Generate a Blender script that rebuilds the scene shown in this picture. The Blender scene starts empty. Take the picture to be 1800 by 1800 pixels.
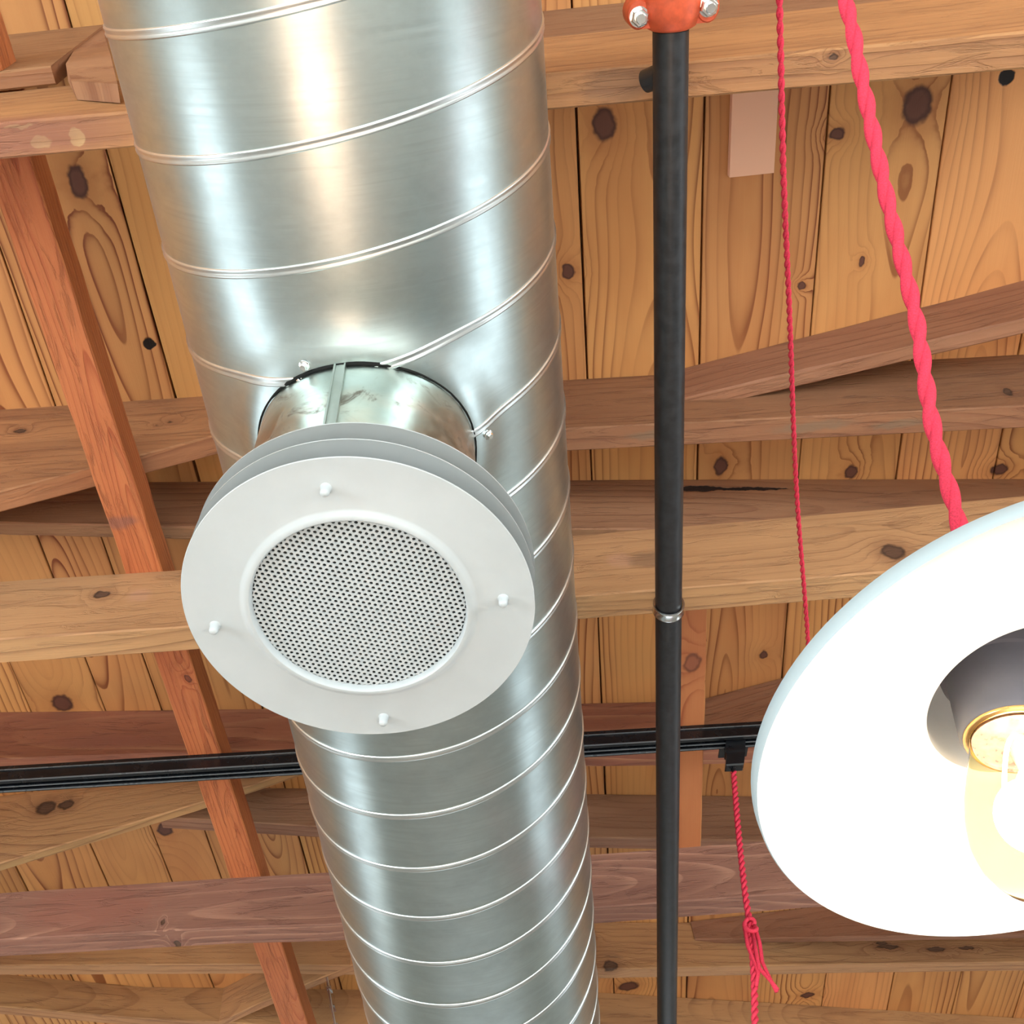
import bpy, bmesh, math, random
from mathutils import Vector, Matrix, noise

random.seed(7)
sc = bpy.context.scene
C = sc.collection
PI = math.pi
EYE = 1.75                      # height of the camera above the floor
DECK = EYE + 1.66               # underside of the roof boards

# ------------------------------------------------------------------ camera
cam = bpy.data.cameras.new('camera')
cam.sensor_width = 36.0
cam.lens = 38.0
cam.clip_start = 0.02
co = bpy.data.objects.new('camera', cam)
C.objects.link(co)
R0 = (0.992766, -0.115096, 0.034179)
R1 = (0.077136, 0.829571, 0.553048)
R2 = (-0.092007, -0.546410, 0.832448)
co.matrix_world = Matrix(((R0[0], -R0[1], -R0[2], 0),
                          (R1[0], -R1[1], -R1[2], 0),
                          (R2[0], -R2[1], -R2[2], EYE),
                          (0, 0, 0, 1)))
sc.camera = co

# ------------------------------------------------------------------ world, light, exposure
w = bpy.data.worlds.new('world')
sc.world = w
w.use_nodes = True
w.node_tree.nodes['Background'].inputs[0].default_value = (0.80, 0.90, 1.0, 1)
w.node_tree.nodes['Background'].inputs[1].default_value = 1.0
sc.view_settings.view_transform = 'Standard'
sc.view_settings.look = 'None'
sc.view_settings.gamma = 1.0
sc.view_settings.use_curve_mapping = False
sc.view_settings.exposure = 0.22


def area(name, loc, target, sx, sy, power, col):
    l = bpy.data.lights.new(name, 'AREA')
    l.shape = 'RECTANGLE'
    l.size, l.size_y = sx, sy
    l.energy = power
    l.color = col
    o = bpy.data.objects.new(name, l)
    C.objects.link(o)
    o.location = loc
    d = Vector(target) - Vector(loc)
    o.rotation_euler = d.to_track_quat('-Z', 'Y').to_euler()
    return o


# daylight through the windows of the two long walls (see window_n below)
DAY = (0.87, 0.955, 1.0)
WIN_L = [(-4.0, -1.9), (-4.0, 1.7), (-4.0, 5.2)]
WIN_R = [(4.0, -1.9), (4.0, 1.7), (4.0, 5.2)]
PW = {-1.9: 185, 1.7: 17, 5.2: 12}  # dim far pair added to lift the duct's lower reflections
for i, (x, y) in enumerate(WIN_L):
    area('daylight', (x - 0.08, y, 1.45), (0, y, 1.75), 1.9, 1.5, PW[y], DAY)
for i, (x, y) in enumerate(WIN_R):
    area('daylight', (x + 0.08, y, 1.45), (0, y, 1.75), 1.9, 1.5, PW[y] * 0.9, DAY)
area('daylight', (0.0, -3.58, 1.5), (0, 0, 2.2), 3.4, 1.7, 55, DAY)
area('daylight', (0.0, 7.08, 1.4), (0, 0, 1.6), 3.0, 1.5, 26, DAY)  # unseen front window light, added to brighten the floor ahead and lower duct
# sun falling through the window behind the camera onto the floor
sn = bpy.data.lights.new('sun', 'SUN')
sn.energy = 27
sn.color = (1.0, 0.985, 0.96)
sn.angle = math.radians(0.6)
sun = bpy.data.objects.new('sun', sn)
C.objects.link(sun)
sun.location = (0, -6, 5)
sun.rotation_euler = Vector((0.10, 1.0, -0.66)).to_track_quat('-Z', 'Y').to_euler()
# added unseen spot: warm floor pool for the duct to mirror as a streak
sp = bpy.data.lights.new('warm_spot', 'SPOT')
sp.energy = 10500
sp.color = (1.0, 0.60, 0.42)
sp.spot_size = math.radians(14)
sp.spot_blend = 0.8
so = bpy.data.objects.new('warm_spot', sp)
C.objects.link(so)
so.location = (1.9, -0.5, 3.0)
so.rotation_euler = (Vector((-0.42, 0.55, 0)) - Vector(so.location)).to_track_quat('-Z', 'Y').to_euler()


# ------------------------------------------------------------------ helpers
def link_mesh(name, verts, faces, mat, parent=None, smooth=False, uvs=None, seeds=None):
    me = bpy.data.meshes.new(name)
    me.from_pydata([tuple(v) for v in verts], [], faces)
    me.update()
    if uvs is not None:
        uvl = me.uv_layers.new(name='UVMap')
        li = 0
        for fi, f in enumerate(faces):
            for k in range(len(f)):
                uvl.data[li].uv = uvs[fi][k]
                li += 1
    if seeds is not None:
        at = me.attributes.new('seed', 'FLOAT', 'FACE')
        for fi, s in enumerate(seeds):
            at.data[fi].value = s
    if smooth:
        for p in me.polygons:
            p.use_smooth = True
    if mat:
        me.materials.append(mat)
    o = bpy.data.objects.new(name, me)
    C.objects.link(o)
    if parent:
        o.parent = parent
    return o


class MB:
    def __init__(s):
        s.v = []
        s.f = []

    def add(s, vs, fs):
        b = len(s.v)
        s.v += [Vector(v) for v in vs]
        s.f += [tuple(b + i for i in f) for f in fs]

    def box(s, lo, hi, M=None):
        (x0, y0, z0), (x1, y1, z1) = lo, hi
        vs = [Vector(p) for p in ((x0, y0, z0), (x1, y0, z0), (x1, y1, z0), (x0, y1, z0),
                                  (x0, y0, z1), (x1, y0, z1), (x1, y1, z1), (x0, y1, z1))]
        if M:
            vs = [M @ v for v in vs]
        s.add(vs, [(0, 3, 2, 1), (4, 5, 6, 7), (0, 1, 5, 4), (1, 2, 6, 5), (2, 3, 7, 6), (3, 0, 4, 7)])

    def lathe(s, prof, n=64, M=None, cap0=False, cap1=False):
        vs, fs = [], []
        for r, z in prof:
            for i in range(n):
                a = 2 * PI * i / n
                vs.append(Vector((r * math.cos(a), r * math.sin(a), z)))
        for j in range(len(prof) - 1):
            for i in range(n):
                i2 = (i + 1) % n
                fs.append((j * n + i, j * n + i2, (j + 1) * n + i2, (j + 1) * n + i))
        if cap0:
            fs.append(tuple(range(n - 1, -1, -1)))
        if cap1:
            b = (len(prof) - 1) * n
            fs.append(tuple(b + i for i in range(n)))
        if M:
            vs = [M @ v for v in vs]
        s.add(vs, fs)

    def tube(s, pts, r, n=8, caps=True):
        pts = [Vector(p) for p in pts]
        vs, fs = [], []
        t0 = (pts[1] - pts[0]).normalized()
        up = Vector((0, 0, 1)) if abs(t0.z) < 0.9 else Vector((1, 0, 0))
        nrm = t0.cross(up).normalized()
        for k, p in enumerate(pts):
            t = (pts[min(k + 1, len(pts) - 1)] - pts[max(k - 1, 0)]).normalized()
            nrm = (nrm - t * nrm.dot(t)).normalized()
            bn = t.cross(nrm)
            rr = r[k] if isinstance(r, (list, tuple)) else r
            for i in range(n):
                a = 2 * PI * i / n
                vs.append(p + (nrm * math.cos(a) + bn * math.sin(a)) * rr)
        for k in range(len(pts) - 1):
            for i in range(n):
                i2 = (i + 1) % n
                fs.append((k * n + i, k * n + i2, (k + 1) * n + i2, (k + 1) * n + i))
        if caps:
            fs.append(tuple(range(n - 1, -1, -1)))
            b = (len(pts) - 1) * n
            fs.append(tuple(b + i for i in range(n)))
        s.add(vs, fs)

    def build(s, name, mat, parent=None, smooth=False, auto=None):
        o = link_mesh(name, s.v, s.f, mat, parent, smooth or auto is not None)
        if auto is not None:
            me = o.data
            bm = bmesh.new()
            bm.from_mesh(me)
            for e in bm.edges:
                if len(e.link_faces) == 2 and e.calc_face_angle(0) > math.radians(auto):
                    e.smooth = False
            bm.to_mesh(me)
            bm.free()
        return o


def tag(o, label=None, cat=None, group=None, kind=None):
    if label:
        o['label'] = label
    if cat:
        o['category'] = cat
    if group:
        o['group'] = group
    if kind:
        o['kind'] = kind
    return o


def empty(name, loc, label, cat, group=None):
    o = bpy.data.objects.new(name, None)
    C.objects.link(o)
    o.location = loc
    o.empty_display_size = 0.05
    bpy.context.view_layer.update()
    return tag(o, label, cat, group)


def shift(mb, loc):
    """express the collected vertices relative to the thing's base point"""
    l = Vector(loc)
    mb.v = [v - l for v in mb.v]
    return mb


# ------------------------------------------------------------------ materials
class NT:
    def __init__(s, name):
        s.m = bpy.data.materials.new(name)
        s.m.use_nodes = True
        s.t = s.m.node_tree
        s.t.nodes.clear()
        s.out = s.t.nodes.new('ShaderNodeOutputMaterial')
        s.b = s.t.nodes.new('ShaderNodeBsdfPrincipled')
        s.t.links.new(s.b.outputs[0], s.out.inputs[0])

    def n(s, typ, **kw):
        nd = s.t.nodes.new('ShaderNode' + typ)
        for k, v in kw.items():
            setattr(nd, k, v)
        return nd

    def set(s, sock, v):
        if hasattr(v, 'is_linked') or isinstance(v, bpy.types.NodeSocket):
            s.t.links.new(v, sock)
        else:
            sock.default_value = v

    def math(s, op, a, b=0.0, c=None, clamp=False):
        nd = s.n('Math', operation=op, use_clamp=clamp)
        s.set(nd.inputs[0], a)
        s.set(nd.inputs[1], b)
        if c is not None:
            s.set(nd.inputs[2], c)
        return nd.outputs[0]

    def vmath(s, op, a, b=None, scale=None):
        nd = s.n('VectorMath', operation=op)
        s.set(nd.inputs[0], a)
        if b is not None:
            s.set(nd.inputs[1], b)
        if scale is not None:
            s.set(nd.inputs[3], scale)
        return nd.outputs[1] if op in ('LENGTH', 'DISTANCE', 'DOT_PRODUCT') else nd.outputs[0]

    def comb(s, x, y, z):
        nd = s.n('CombineXYZ')
        s.set(nd.inputs[0], x)
        s.set(nd.inputs[1], y)
        s.set(nd.inputs[2], z)
        return nd.outputs[0]

    def noise(s, vec, scale=1.0, detail=2.0, rough=0.5, dist=0.0):
        nd = s.n('TexNoise')
        s.set(nd.inputs['Vector'], vec)
        nd.inputs['Scale'].default_value = scale
        nd.inputs['Detail'].default_value = detail
        nd.inputs['Roughness'].default_value = rough
        nd.inputs['Distortion'].default_value = dist
        return nd.outputs[0]

    def maprange(s, v, a, b, c=0.0, d=1.0, interp='SMOOTHSTEP'):
        nd = s.n('MapRange', interpolation_type=interp, clamp=True) if interp == 'LINEAR' else s.n('MapRange', interpolation_type=interp)
        s.set(nd.inputs[0], v)
        for i, x in enumerate((a, b, c, d)):
            nd.inputs[1 + i].default_value = x
        return nd.outputs[0]

    def mix(s, f, a, b, blend='MIX'):
        nd = s.n('Mix', data_type='RGBA', blend_type=blend)
        s.set(nd.inputs[0], f)
        s.set(nd.inputs[6], a)
        s.set(nd.inputs[7], b)
        return nd.outputs[2]

    def bump(s, h, strength=0.3, dist=0.002):
        nd = s.n('Bump')
        nd.inputs['Strength'].default_value = strength
        nd.inputs['Distance'].default_value = dist
        s.set(nd.inputs['Height'], h)
        s.t.links.new(nd.outputs[0], s.b.inputs['Normal'])


def c4(c):
    return (c[0], c[1], c[2], 1.0)


def wood(name, light, dark, line, freq=95.0, contrast=0.6, blotch=0.35, fine=0.25, cone=0.10,
         tone=0.25, knots=(), knot_density=0.0, rough=0.62, stain=(0.12, 0.06, 0.035), mottle=0.0, bump=0.5, fuzz=0.0):
    """Plain-sawn softwood. UV = (metres along the grain, metres across from the pith line); seed per face."""
    s = NT(name)
    uv = s.n('UVMap').outputs[0]
    sep = s.n('SeparateXYZ')
    s.set(sep.inputs[0], uv)
    al, ac = sep.outputs[0], sep.outputs[1]
    seed = s.n('Attribute', attribute_name='seed').outputs['Fac']
    s10 = s.math('MULTIPLY', seed, 37.0)
    wpos = s.n('NewGeometry').outputs['Position']
    # explicit knots: nearest normalised distance
    kd = None
    kds = {}
    wob = s.n('TexNoise')
    s.set(wob.inputs['Vector'], wpos)
    wob.inputs['Scale'].default_value = 60.0
    wobv = s.vmath('SCALE', s.vmath('SUBTRACT', wob.outputs[1], (0.5, 0.5, 0.5)), scale=0.012)
    wp = s.vmath('ADD', wpos, wobv)
    for (x, y, z, rx, ry, rz, t) in knots:
        d = s.vmath('LENGTH', s.vmath('MULTIPLY', s.vmath('SUBTRACT', wp, (x, y, z)), (1 / rx, 1 / ry, 1 / rz)))
        kds[t] = d if t not in kds else s.math('MINIMUM', kds[t], d)
    # scattered knots
    cell = s.comb(s.math('MULTIPLY', al, 2.6), s.math('MULTIPLY', ac, 5.0), s10)
    if knot_density > 0:
        vo = s.n('TexVoronoi')
        s.set(vo.inputs['Vector'], cell)
        vo.inputs['Scale'].default_value = 1.0
        sepc = s.n('SeparateColor')
        s.set(sepc.inputs[0], vo.outputs['Color'])
        keep = s.math('LESS_THAN', sepc.outputs[0], knot_density)
        vd = s.math('DIVIDE', vo.outputs['Distance'], s.math('ADD', s.math('MULTIPLY', sepc.outputs[1], 0.05), 0.035))
        vd = s.math('ADD', vd, s.math('MULTIPLY', s.math('SUBTRACT', 1.0, keep), 50.0))
        kds['k'] = vd if 'k' not in kds else s.math('MINIMUM', kds['k'], vd)
    kd = kds.get('k')
    lowv = s.comb(s.math('MULTIPLY', al, 1.1), s.math('MULTIPLY', ac, 7.0), s10)
    n1 = s.math('SUBTRACT', s.noise(lowv, 1.0, 3.0, 0.55), 0.5)
    slow = s.math('SUBTRACT', s.noise(s.comb(s.math('MULTIPLY', al, 0.9), 3.3, s10), 1.0, 1.0), 0.5)
    a = s.math('ADD', ac, s.math('MULTIPLY', n1, 0.045))
    b = s.math('MULTIPLY', s.math('ADD', slow, 0.06), cone)
    v = s.math('SQRT', s.math('ADD', s.math('MULTIPLY', a, a), s.math('MULTIPLY', b, b)))
    v = s.math('MULTIPLY', v, freq)
    v = s.math('ADD', v, s.math('MULTIPLY', seed, 5.0))
    if kd is not None:
        near = s.math('POWER', 2.718, s.math('MULTIPLY', s.math('MULTIPLY', kd, kd), -0.16))
        v = s.math('ADD', v, s.math('MULTIPLY', near, 2.6))
    fr = s.math('FRACT', v)
    lat = s.math('MULTIPLY', s.math('POWER', fr, 5.0), s.maprange(fr, 1.0, 0.93))
    lat = s.math('MULTIPLY', lat, 1.9, clamp=True)
    msk = s.maprange(s.noise(s.comb(s.math('MULTIPLY', al, 0.8), s.math('MULTIPLY', ac, 9.0), s.math('ADD', s10, 9.0)), 1.0, 2.0), 0.36, 0.66, 0.12, 1.0)
    lat = s.math('MULTIPLY', lat, msk)
    # fine fibre
    fib = s.noise(s.comb(s.math('MULTIPLY', al, 7.0), s.math('MULTIPLY', ac, 420.0), s10), 1.0, 2.0, 0.6)
    col = s.mix(s.math('MULTIPLY', s.math('SUBTRACT', fib, 0.25), fine, clamp=True), c4(light), c4(dark))
    bl = s.noise(s.comb(s.math('MULTIPLY', al, 2.2), s.math('MULTIPLY', ac, 11.0), s.math('ADD', s10, 4.0)), 1.0, 3.0, 0.6)
    col = s.mix(s.math('MULTIPLY', s.maprange(bl, 0.38, 0.72), blotch), col, c4(dark))
    col = s.mix(s.math('MULTIPLY', lat, contrast), col, c4(line))
    # board-to-board tone
    hs = s.n('HueSaturation')
    s.set(hs.inputs['Color'], col)
    s.set(hs.inputs['Value'], s.math('ADD', 1.0 - tone * 0.5, s.math('MULTIPLY', s.math('FRACT', s.math('MULTIPLY', seed, 13.7)), tone)))
    s.set(hs.inputs['Hue'], s.math('ADD', 0.494, s.math('MULTIPLY', s.math('FRACT', s.math('MULTIPLY', seed, 7.31)), 0.012)))
    col = hs.outputs[0]
    hgt = s.math('ADD', s.math('MULTIPLY', fib, 0.5), s.math('MULTIPLY', lat, -0.5))
    if mottle > 0:
        mo = s.noise(s.comb(s.math('MULTIPLY', al, 9.0), s.math('MULTIPLY', ac, 55.0), s10), 1.0, 5.0, 0.7, 1.2)
        mk = s.maprange(mo, 0.52, 0.66)
        col = s.mix(s.math('MULTIPLY', mk, mottle), col, c4(dark))
        m2 = s.maprange(mo, 0.47, 0.30)
        col = s.mix(s.math('MULTIPLY', m2, mottle * 0.5), col, c4([min(1, q * 1.35) for q in light]))
        hgt = s.math('ADD', hgt, s.math('MULTIPLY', mk, -1.0))
    if kd is not None:
        halo = s.maprange(kd, 2.6, 0.9)
        col = s.mix(s.math('MULTIPLY', halo, 0.45), col, c4(dark))
        col = s.mix(s.maprange(kd, 1.15, 0.8), col, c4([q * 0.62 for q in stain]))
        col = s.mix(s.maprange(kd, 0.82, 0.55), col, c4(stain))
        hgt = s.math('ADD', hgt, s.math('MULTIPLY', s.maprange(kd, 1.2, 0.7), -0.8))
    pal = {'h': (0.008, 0.004, 0.003), 'c': (0.025, 0.014, 0.012), 'p': (0.50, 0.27, 0.17), 'y': (0.72, 0.50, 0.22), 's': (0.16, 0.09, 0.06),
           'r': (0.27, 0.105, 0.07), 'g': (0.19, 0.15, 0.10)}
    for t, d in kds.items():
        if t == 'k':
            continue
        hard = t in 'hcy'
        f = s.maprange(d, 1.08 if hard else 1.3, 0.85 if hard else 0.5)
        if t in 'spg':
            f = s.math('MULTIPLY', f, 0.5)
        if t == 'r':
            f = s.math('MULTIPLY', f, 0.8)
        col = s.mix(f, col, c4(pal[t]))
        if t in 'hc':
            hgt = s.math('ADD', hgt, s.math('MULTIPLY', f, -3.0))
    s.set(s.b.inputs['Base Color'], col)
    s.b.inputs['Roughness'].default_value = rough
    s.b.inputs['Specular IOR Level'].default_value = 0.3
    s.bump(hgt, bump, 0.0012)
    return s.m


def plain(name, col, rough=0.5, metal=0.0, spec=0.5, var=0.0, vscale=30.0, coat=0.0):
    s = NT(name)
    s.b.inputs['Roughness'].default_value = rough
    s.b.inputs['Metallic'].default_value = metal
    s.b.inputs['Specular IOR Level'].default_value = spec
    s.b.inputs['Coat Weight'].default_value = coat
    pos = s.n('TexCoord').outputs['Object']
    nz = s.noise(pos, vscale, 4.0, 0.6)
    f = s.maprange(nz, 0.3, 0.7, 1 - var, 1 + var)
    col2 = s.vmath('SCALE', tuple(col), scale=f)
    s.set(s.b.inputs['Base Color'], col2)
    s.set(s.b.inputs['Roughness'], s.maprange(nz, 0.3, 0.7, max(0, rough - 0.04), rough + 0.06))
    return s.m


def galvanised(name, base=(0.56, 0.645, 0.635), rough=0.29, smudge=0.5):
    """spiral duct steel: faint milled lines running round the duct, cloudy oxide, scuffs"""
    s = NT(name)
    s.b.inputs['Metallic'].default_value = 1.0
    pos = s.n('TexCoord').outputs['Object']
    sp_ = s.n('SeparateXYZ')
    s.set(sp_.inputs[0], pos)
    x, y, z = sp_.outputs
    # streaks elongated round the circumference, narrow along the run
    st = s.noise(s.comb(s.math('MULTIPLY', x, 9.0), s.math('MULTIPLY', y, 260.0), s.math('MULTIPLY', z, 9.0)), 1.0, 3.0, 0.6)
    cl = s.noise(s.comb(s.math('MULTIPLY', x, 14.0), s.math('MULTIPLY', y, 20.0), s.math('MULTIPLY', z, 14.0)), 1.0, 5.0, 0.62)
    col = s.mix(s.maprange(cl, 0.35, 0.7), c4(base), c4([q * 0.80 for q in base]))
    col = s.mix(s.maprange(st, 0.42, 0.70), col, c4([q * 0.90 for q in base]))
    scr = s.noise(s.comb(s.math('MULTIPLY', x, 120.0), s.math('MULTIPLY', y, 10.0), s.math('MULTIPLY', z, 60.0)), 1.0, 4.0, 0.7, 0.6)
    scm = s.maprange(scr, 0.74, 0.80)
    col = s.mix(s.math('MULTIPLY', scm, 0.5), col, (0.85, 0.88, 0.87, 1))
    s.set(s.b.inputs['Base Color'], col)
    r = s.math('ADD', rough - 0.03, s.math('MULTIPLY', s.maprange(cl, 0.3, 0.75), 0.10 * smudge))
    r = s.math('ADD', r, s.math('MULTIPLY', st, 0.08))
    r = s.math('ADD', r, s.math('MULTIPLY', scm, 0.2))
    s.set(s.b.inputs['Roughness'], r)
    s.bump(s.math('ADD', s.math('MULTIPLY', st, 0.5), s.math('MULTIPLY', cl, 0.35)), 0.06, 0.0015)
    return s.m


def emit(name, col, strength):
    s = NT(name)
    s.b.inputs['Base Color'].default_value = c4(col)
    s.b.inputs['Emission Color'].default_value = c4(col)
    s.b.inputs['Emission Strength'].default_value = strength
    return s.m


OLD_L, OLD_D, OLD_N = (0.40, 0.195, 0.095), (0.20, 0.080, 0.04), (0.17, 0.06, 0.03)
RED_L, RED_D, RED_N = (0.34, 0.135, 0.080), (0.18, 0.062, 0.040), (0.50, 0.26, 0.15)
M_duct = galvanised('galvanised_duct')
M_seam = galvanised('galvanised_seam', (0.72, 0.76, 0.75), 0.30, 0.3)
M_collar = galvanised('weathered_collar', (0.42, 0.46, 0.42), 0.36, 1.0)
M_white = plain('white_enamel_paint', (0.425, 0.455, 0.460), 0.38, 0, 0.5, 0.02)
M_blackpipe = plain('black_steel_pipe', (0.018, 0.018, 0.020), 0.42, 0.0, 0.5, 0.35, 80)
M_black = plain('black_plastic', (0.008, 0.009, 0.011), 0.30, 0, 0.5, 0.2)
M_track = plain('black_track', (0.006, 0.007, 0.009), 0.24, 0.0, 0.6, 0.1)
M_trackedge = plain('track_highlight', (0.16, 0.17, 0.18), 0.3, 0.3, 0.6, 0.0)  # pale colour painting the highlights along the track's ribs and edges
M_dark = plain('dark_gap', (0.008, 0.008, 0.007), 0.8, 0, 0.2, 0.1)
M_orange = plain('orange_cast_iron_paint', (0.62, 0.095, 0.035), 0.42, 0, 0.5, 0.22, 60)
M_zinc = plain('zinc_plated_steel', (0.78, 0.79, 0.78), 0.22, 1.0, 0.5, 0.06)
M_red = plain('red_fabric_cord', (0.60, 0.030, 0.065), 0.75, 0, 0.3, 0.25, 900)
M_shade_out = plain('shade_outside_enamel', (0.36, 0.44, 0.47), 0.6, 0, 0.2, 0.0)
M_shade_in = plain('shade_inside_enamel', (0.88, 0.88, 0.88), 0.35, 0, 0.5, 0.01)
M_socket = plain('grey_socket', (0.085, 0.08, 0.095), 0.45, 0, 0.4, 0.1)
M_plaster = plain('painted_wall', (0.55, 0.55, 0.50), 0.8, 0, 0.2, 0.05, 3)
M_floor = plain('polished_concrete', (0.50, 0.53, 0.515), 0.5, 0, 0.4, 0.18, 1.3)
M_frame = plain('window_frame_paint', (0.30, 0.30, 0.30), 0.5)
M_brass = plain('brass_collar', (0.85, 0.45, 0.16), 0.25, 1.0)
M_scr = plain('bright_screw', (0.9, 0.92, 0.92), 0.15, 1.0)

# ------------------------------------------------------------------ setting: room
def structure(mb, name, mat, smooth=False):
    return tag(mb.build(name, mat, None, smooth), kind='structure')


X0, X1, Y0, Y1 = -4.0, 4.0, -3.5, 7.0
m = MB()
m.box((X0 - .3, Y0 - .3, -0.1), (X1 + .3, Y1 + .3, 0.0))
structure(m, 'floor', M_floor)


def wall(name, axis, at_, lo, hi, wins, z0=0.7, z1=2.2, hw=0.95, out=0.2):
    """wall slab with rectangular window openings; axis 'x' = plane x = at_"""
    mb = MB()

    def blk(a0, a1, b0, b1):
        d0, d1 = (at_, at_ + out) if out > 0 else (at_ + out, at_)
        if axis == 'x':
            mb.box((d0, a0, b0), (d1, a1, b1))
        else:
            mb.box((a0, d0, b0), (a1, d1, b1))
    H = DECK + 0.25
    cur = lo
    for c, h in wins:
        blk(cur, c - h, 0, H)
        blk(c - h, c + h, 0, z0)
        blk(c - h, c + h, z1, H)
        cur = c + h
    blk(cur, hi, 0, H)
    return structure(mb, name, M_plaster)


wall('wall_left', 'x', X0, Y0, Y1, [(y, 0.95) for x, y in WIN_L], out=-0.2)
wall('wall_right', 'x', X1, Y0, Y1, [(y, 0.95) for x, y in WIN_R], out=0.2)
wall('wall_back', 'y', Y0, X0, X1, [(0, 1.7)], 0.65, 2.35, out=-0.2)
wall('wall_front', 'y', Y1, X0, X1, [(0, 1.5)], 0.65, 2.15, out=0.2)
wi = 1
for (x, y) in WIN_L + WIN_R:
    m = MB()
    sgn = 1 if x > 0 else -1
    for (a0, a1, b0, b1) in ((-.95, -.90, .7, 2.2), (.90, .95, .7, 2.2), (-.95, .95, .7, .75), (-.95, .95, 2.15, 2.2), (-.02, .02, .7, 2.2)):
        xa, xb = x + sgn * 0.0, x + sgn * 0.06
        m.box((min(xa, xb), y + a0, b0), (max(xa, xb), y + a1, b1))
    structure(m, 'window_%d' % wi, M_frame)
    wi += 1

# roof boards: tongue and groove planks running along Y, real gaps between them
DK = [(0.261, 0.426, 0.019, 0.026, 'k'), (0.745, 0.447, 0.024, 0.030, 'k'), (0.878, 0.419, 0.014, 0.013, 'h'), (0.622, 0.477, 0.013, 0.010, 'k'),
      (0.684, 0.690, 0.006, 0.008, 'k'), (0.585, 0.721, 0.007, 0.006, 'k'), (0.458, 1.056, 0.013, 0.020, 'k'),
      (0.994, 1.134, 0.018, 0.012, 'k'), (0.563, 1.531, 0.010, 0.012, 'k'), (0.195, 0.651, 0.010, 0.013, 'k'), (-0.528, 0.431, 0.014, 0.026, 'k'),
      (-0.492, 0.697, 0.010, 0.011, 'h'), (-0.856, 1.432, 0.020, 0.022, 'k'), (-0.753, 1.827, 0.017, 0.022, 'k'),
      (0.750, 2.788, 0.020, 0.014, 'k'), (0.259, 2.639, 0.028, 0.020, 'k'), (0.706, 1.102, 0.012, 0.016, 'k')]
M_deck = wood('pine_roof_boards', (0.63, 0.305, 0.108), (0.43, 0.165, 0.055), (0.19, 0.045, 0.014), freq=74, contrast=0.95, blotch=0.45, fine=0.20,
              cone=0.42, tone=0.30, knots=[(x, y, DECK, rx, ry, 0.05, t) for x, y, rx, ry, t in DK], knot_density=0.10,
              stain=(0.135, 0.052, 0.034), rough=0.55, bump=0.35)
edges = [-0.781, -0.672, -0.475, -0.2735, -0.02, 0.219, 0.414, 0.606, 0.794, 0.985]
edges = [-0.922] + edges
while edges[0] > X0:
    edges.insert(0, edges[0] - (0.176 if len(edges) % 2 else 0.197))
while edges[-1] < X1:
    edges.append(edges[-1] + 0.192)
vs, fs, uvs, sd = [], [], [], []
brng = random.Random(21)
for i in range(len(edges) - 1):
    g = 0.0022 if i % 4 else 0.003
    if abs(edges[i] - 0.219) < 1e-6 or abs(edges[i] + 0.475) < 1e-6 or abs(edges[i] - 0.414) < 1e-6:
        g = 0.0035
    a, b = edges[i] + g * 0.6, edges[i + 1] - 0.0014
    z = DECK + brng.uniform(0, 0.0018)
    sdv = brng.random()
    uo, cy = brng.uniform(0, 40), brng.uniform(-0.05, 0.05)
    mid = (a + b) / 2
    ch = 0.0012
    prof = [(a, z + 0.024), (a, z + ch), (a + ch, z), (b - ch, z), (b, z + ch), (b, z + 0.024)]
    base = len(vs)
    ny = 26
    for k in range(ny + 1):
        yy = Y0 + (Y1 - Y0) * k / ny
        for q, (px, pz) in enumerate(prof):
            wv = 0.0008 * math.sin(yy * 5 + sdv * 50 + q // 3 * 2)
            vs.append((px + wv, yy, pz))
    for k in range(ny):
        for q in range(5):
            A = base + k * 6 + q
            fs.append((A, A + 6, A + 7, A + 1))
            ya, yb = Y0 + (Y1 - Y0) * k / ny + uo, Y0 + (Y1 - Y0) * (k + 1) / ny + uo
            ca, cb = prof[q][0] - mid + cy, prof[q + 1][0] - mid + cy
            uvs.append(((ya, ca), (yb, ca), (yb, cb), (ya, cb)))
            sd.append(sdv)
dk = link_mesh('ceiling', vs, fs, M_deck, None, False, uvs, sd)
tag(dk, kind='structure')
m = MB()
m.box((X0 - .2, Y0 - .2, DECK + 0.026), (X1 + .2, Y1 + .2, DECK + 0.08))
structure(m, 'roof_underlay', M_dark)


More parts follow.
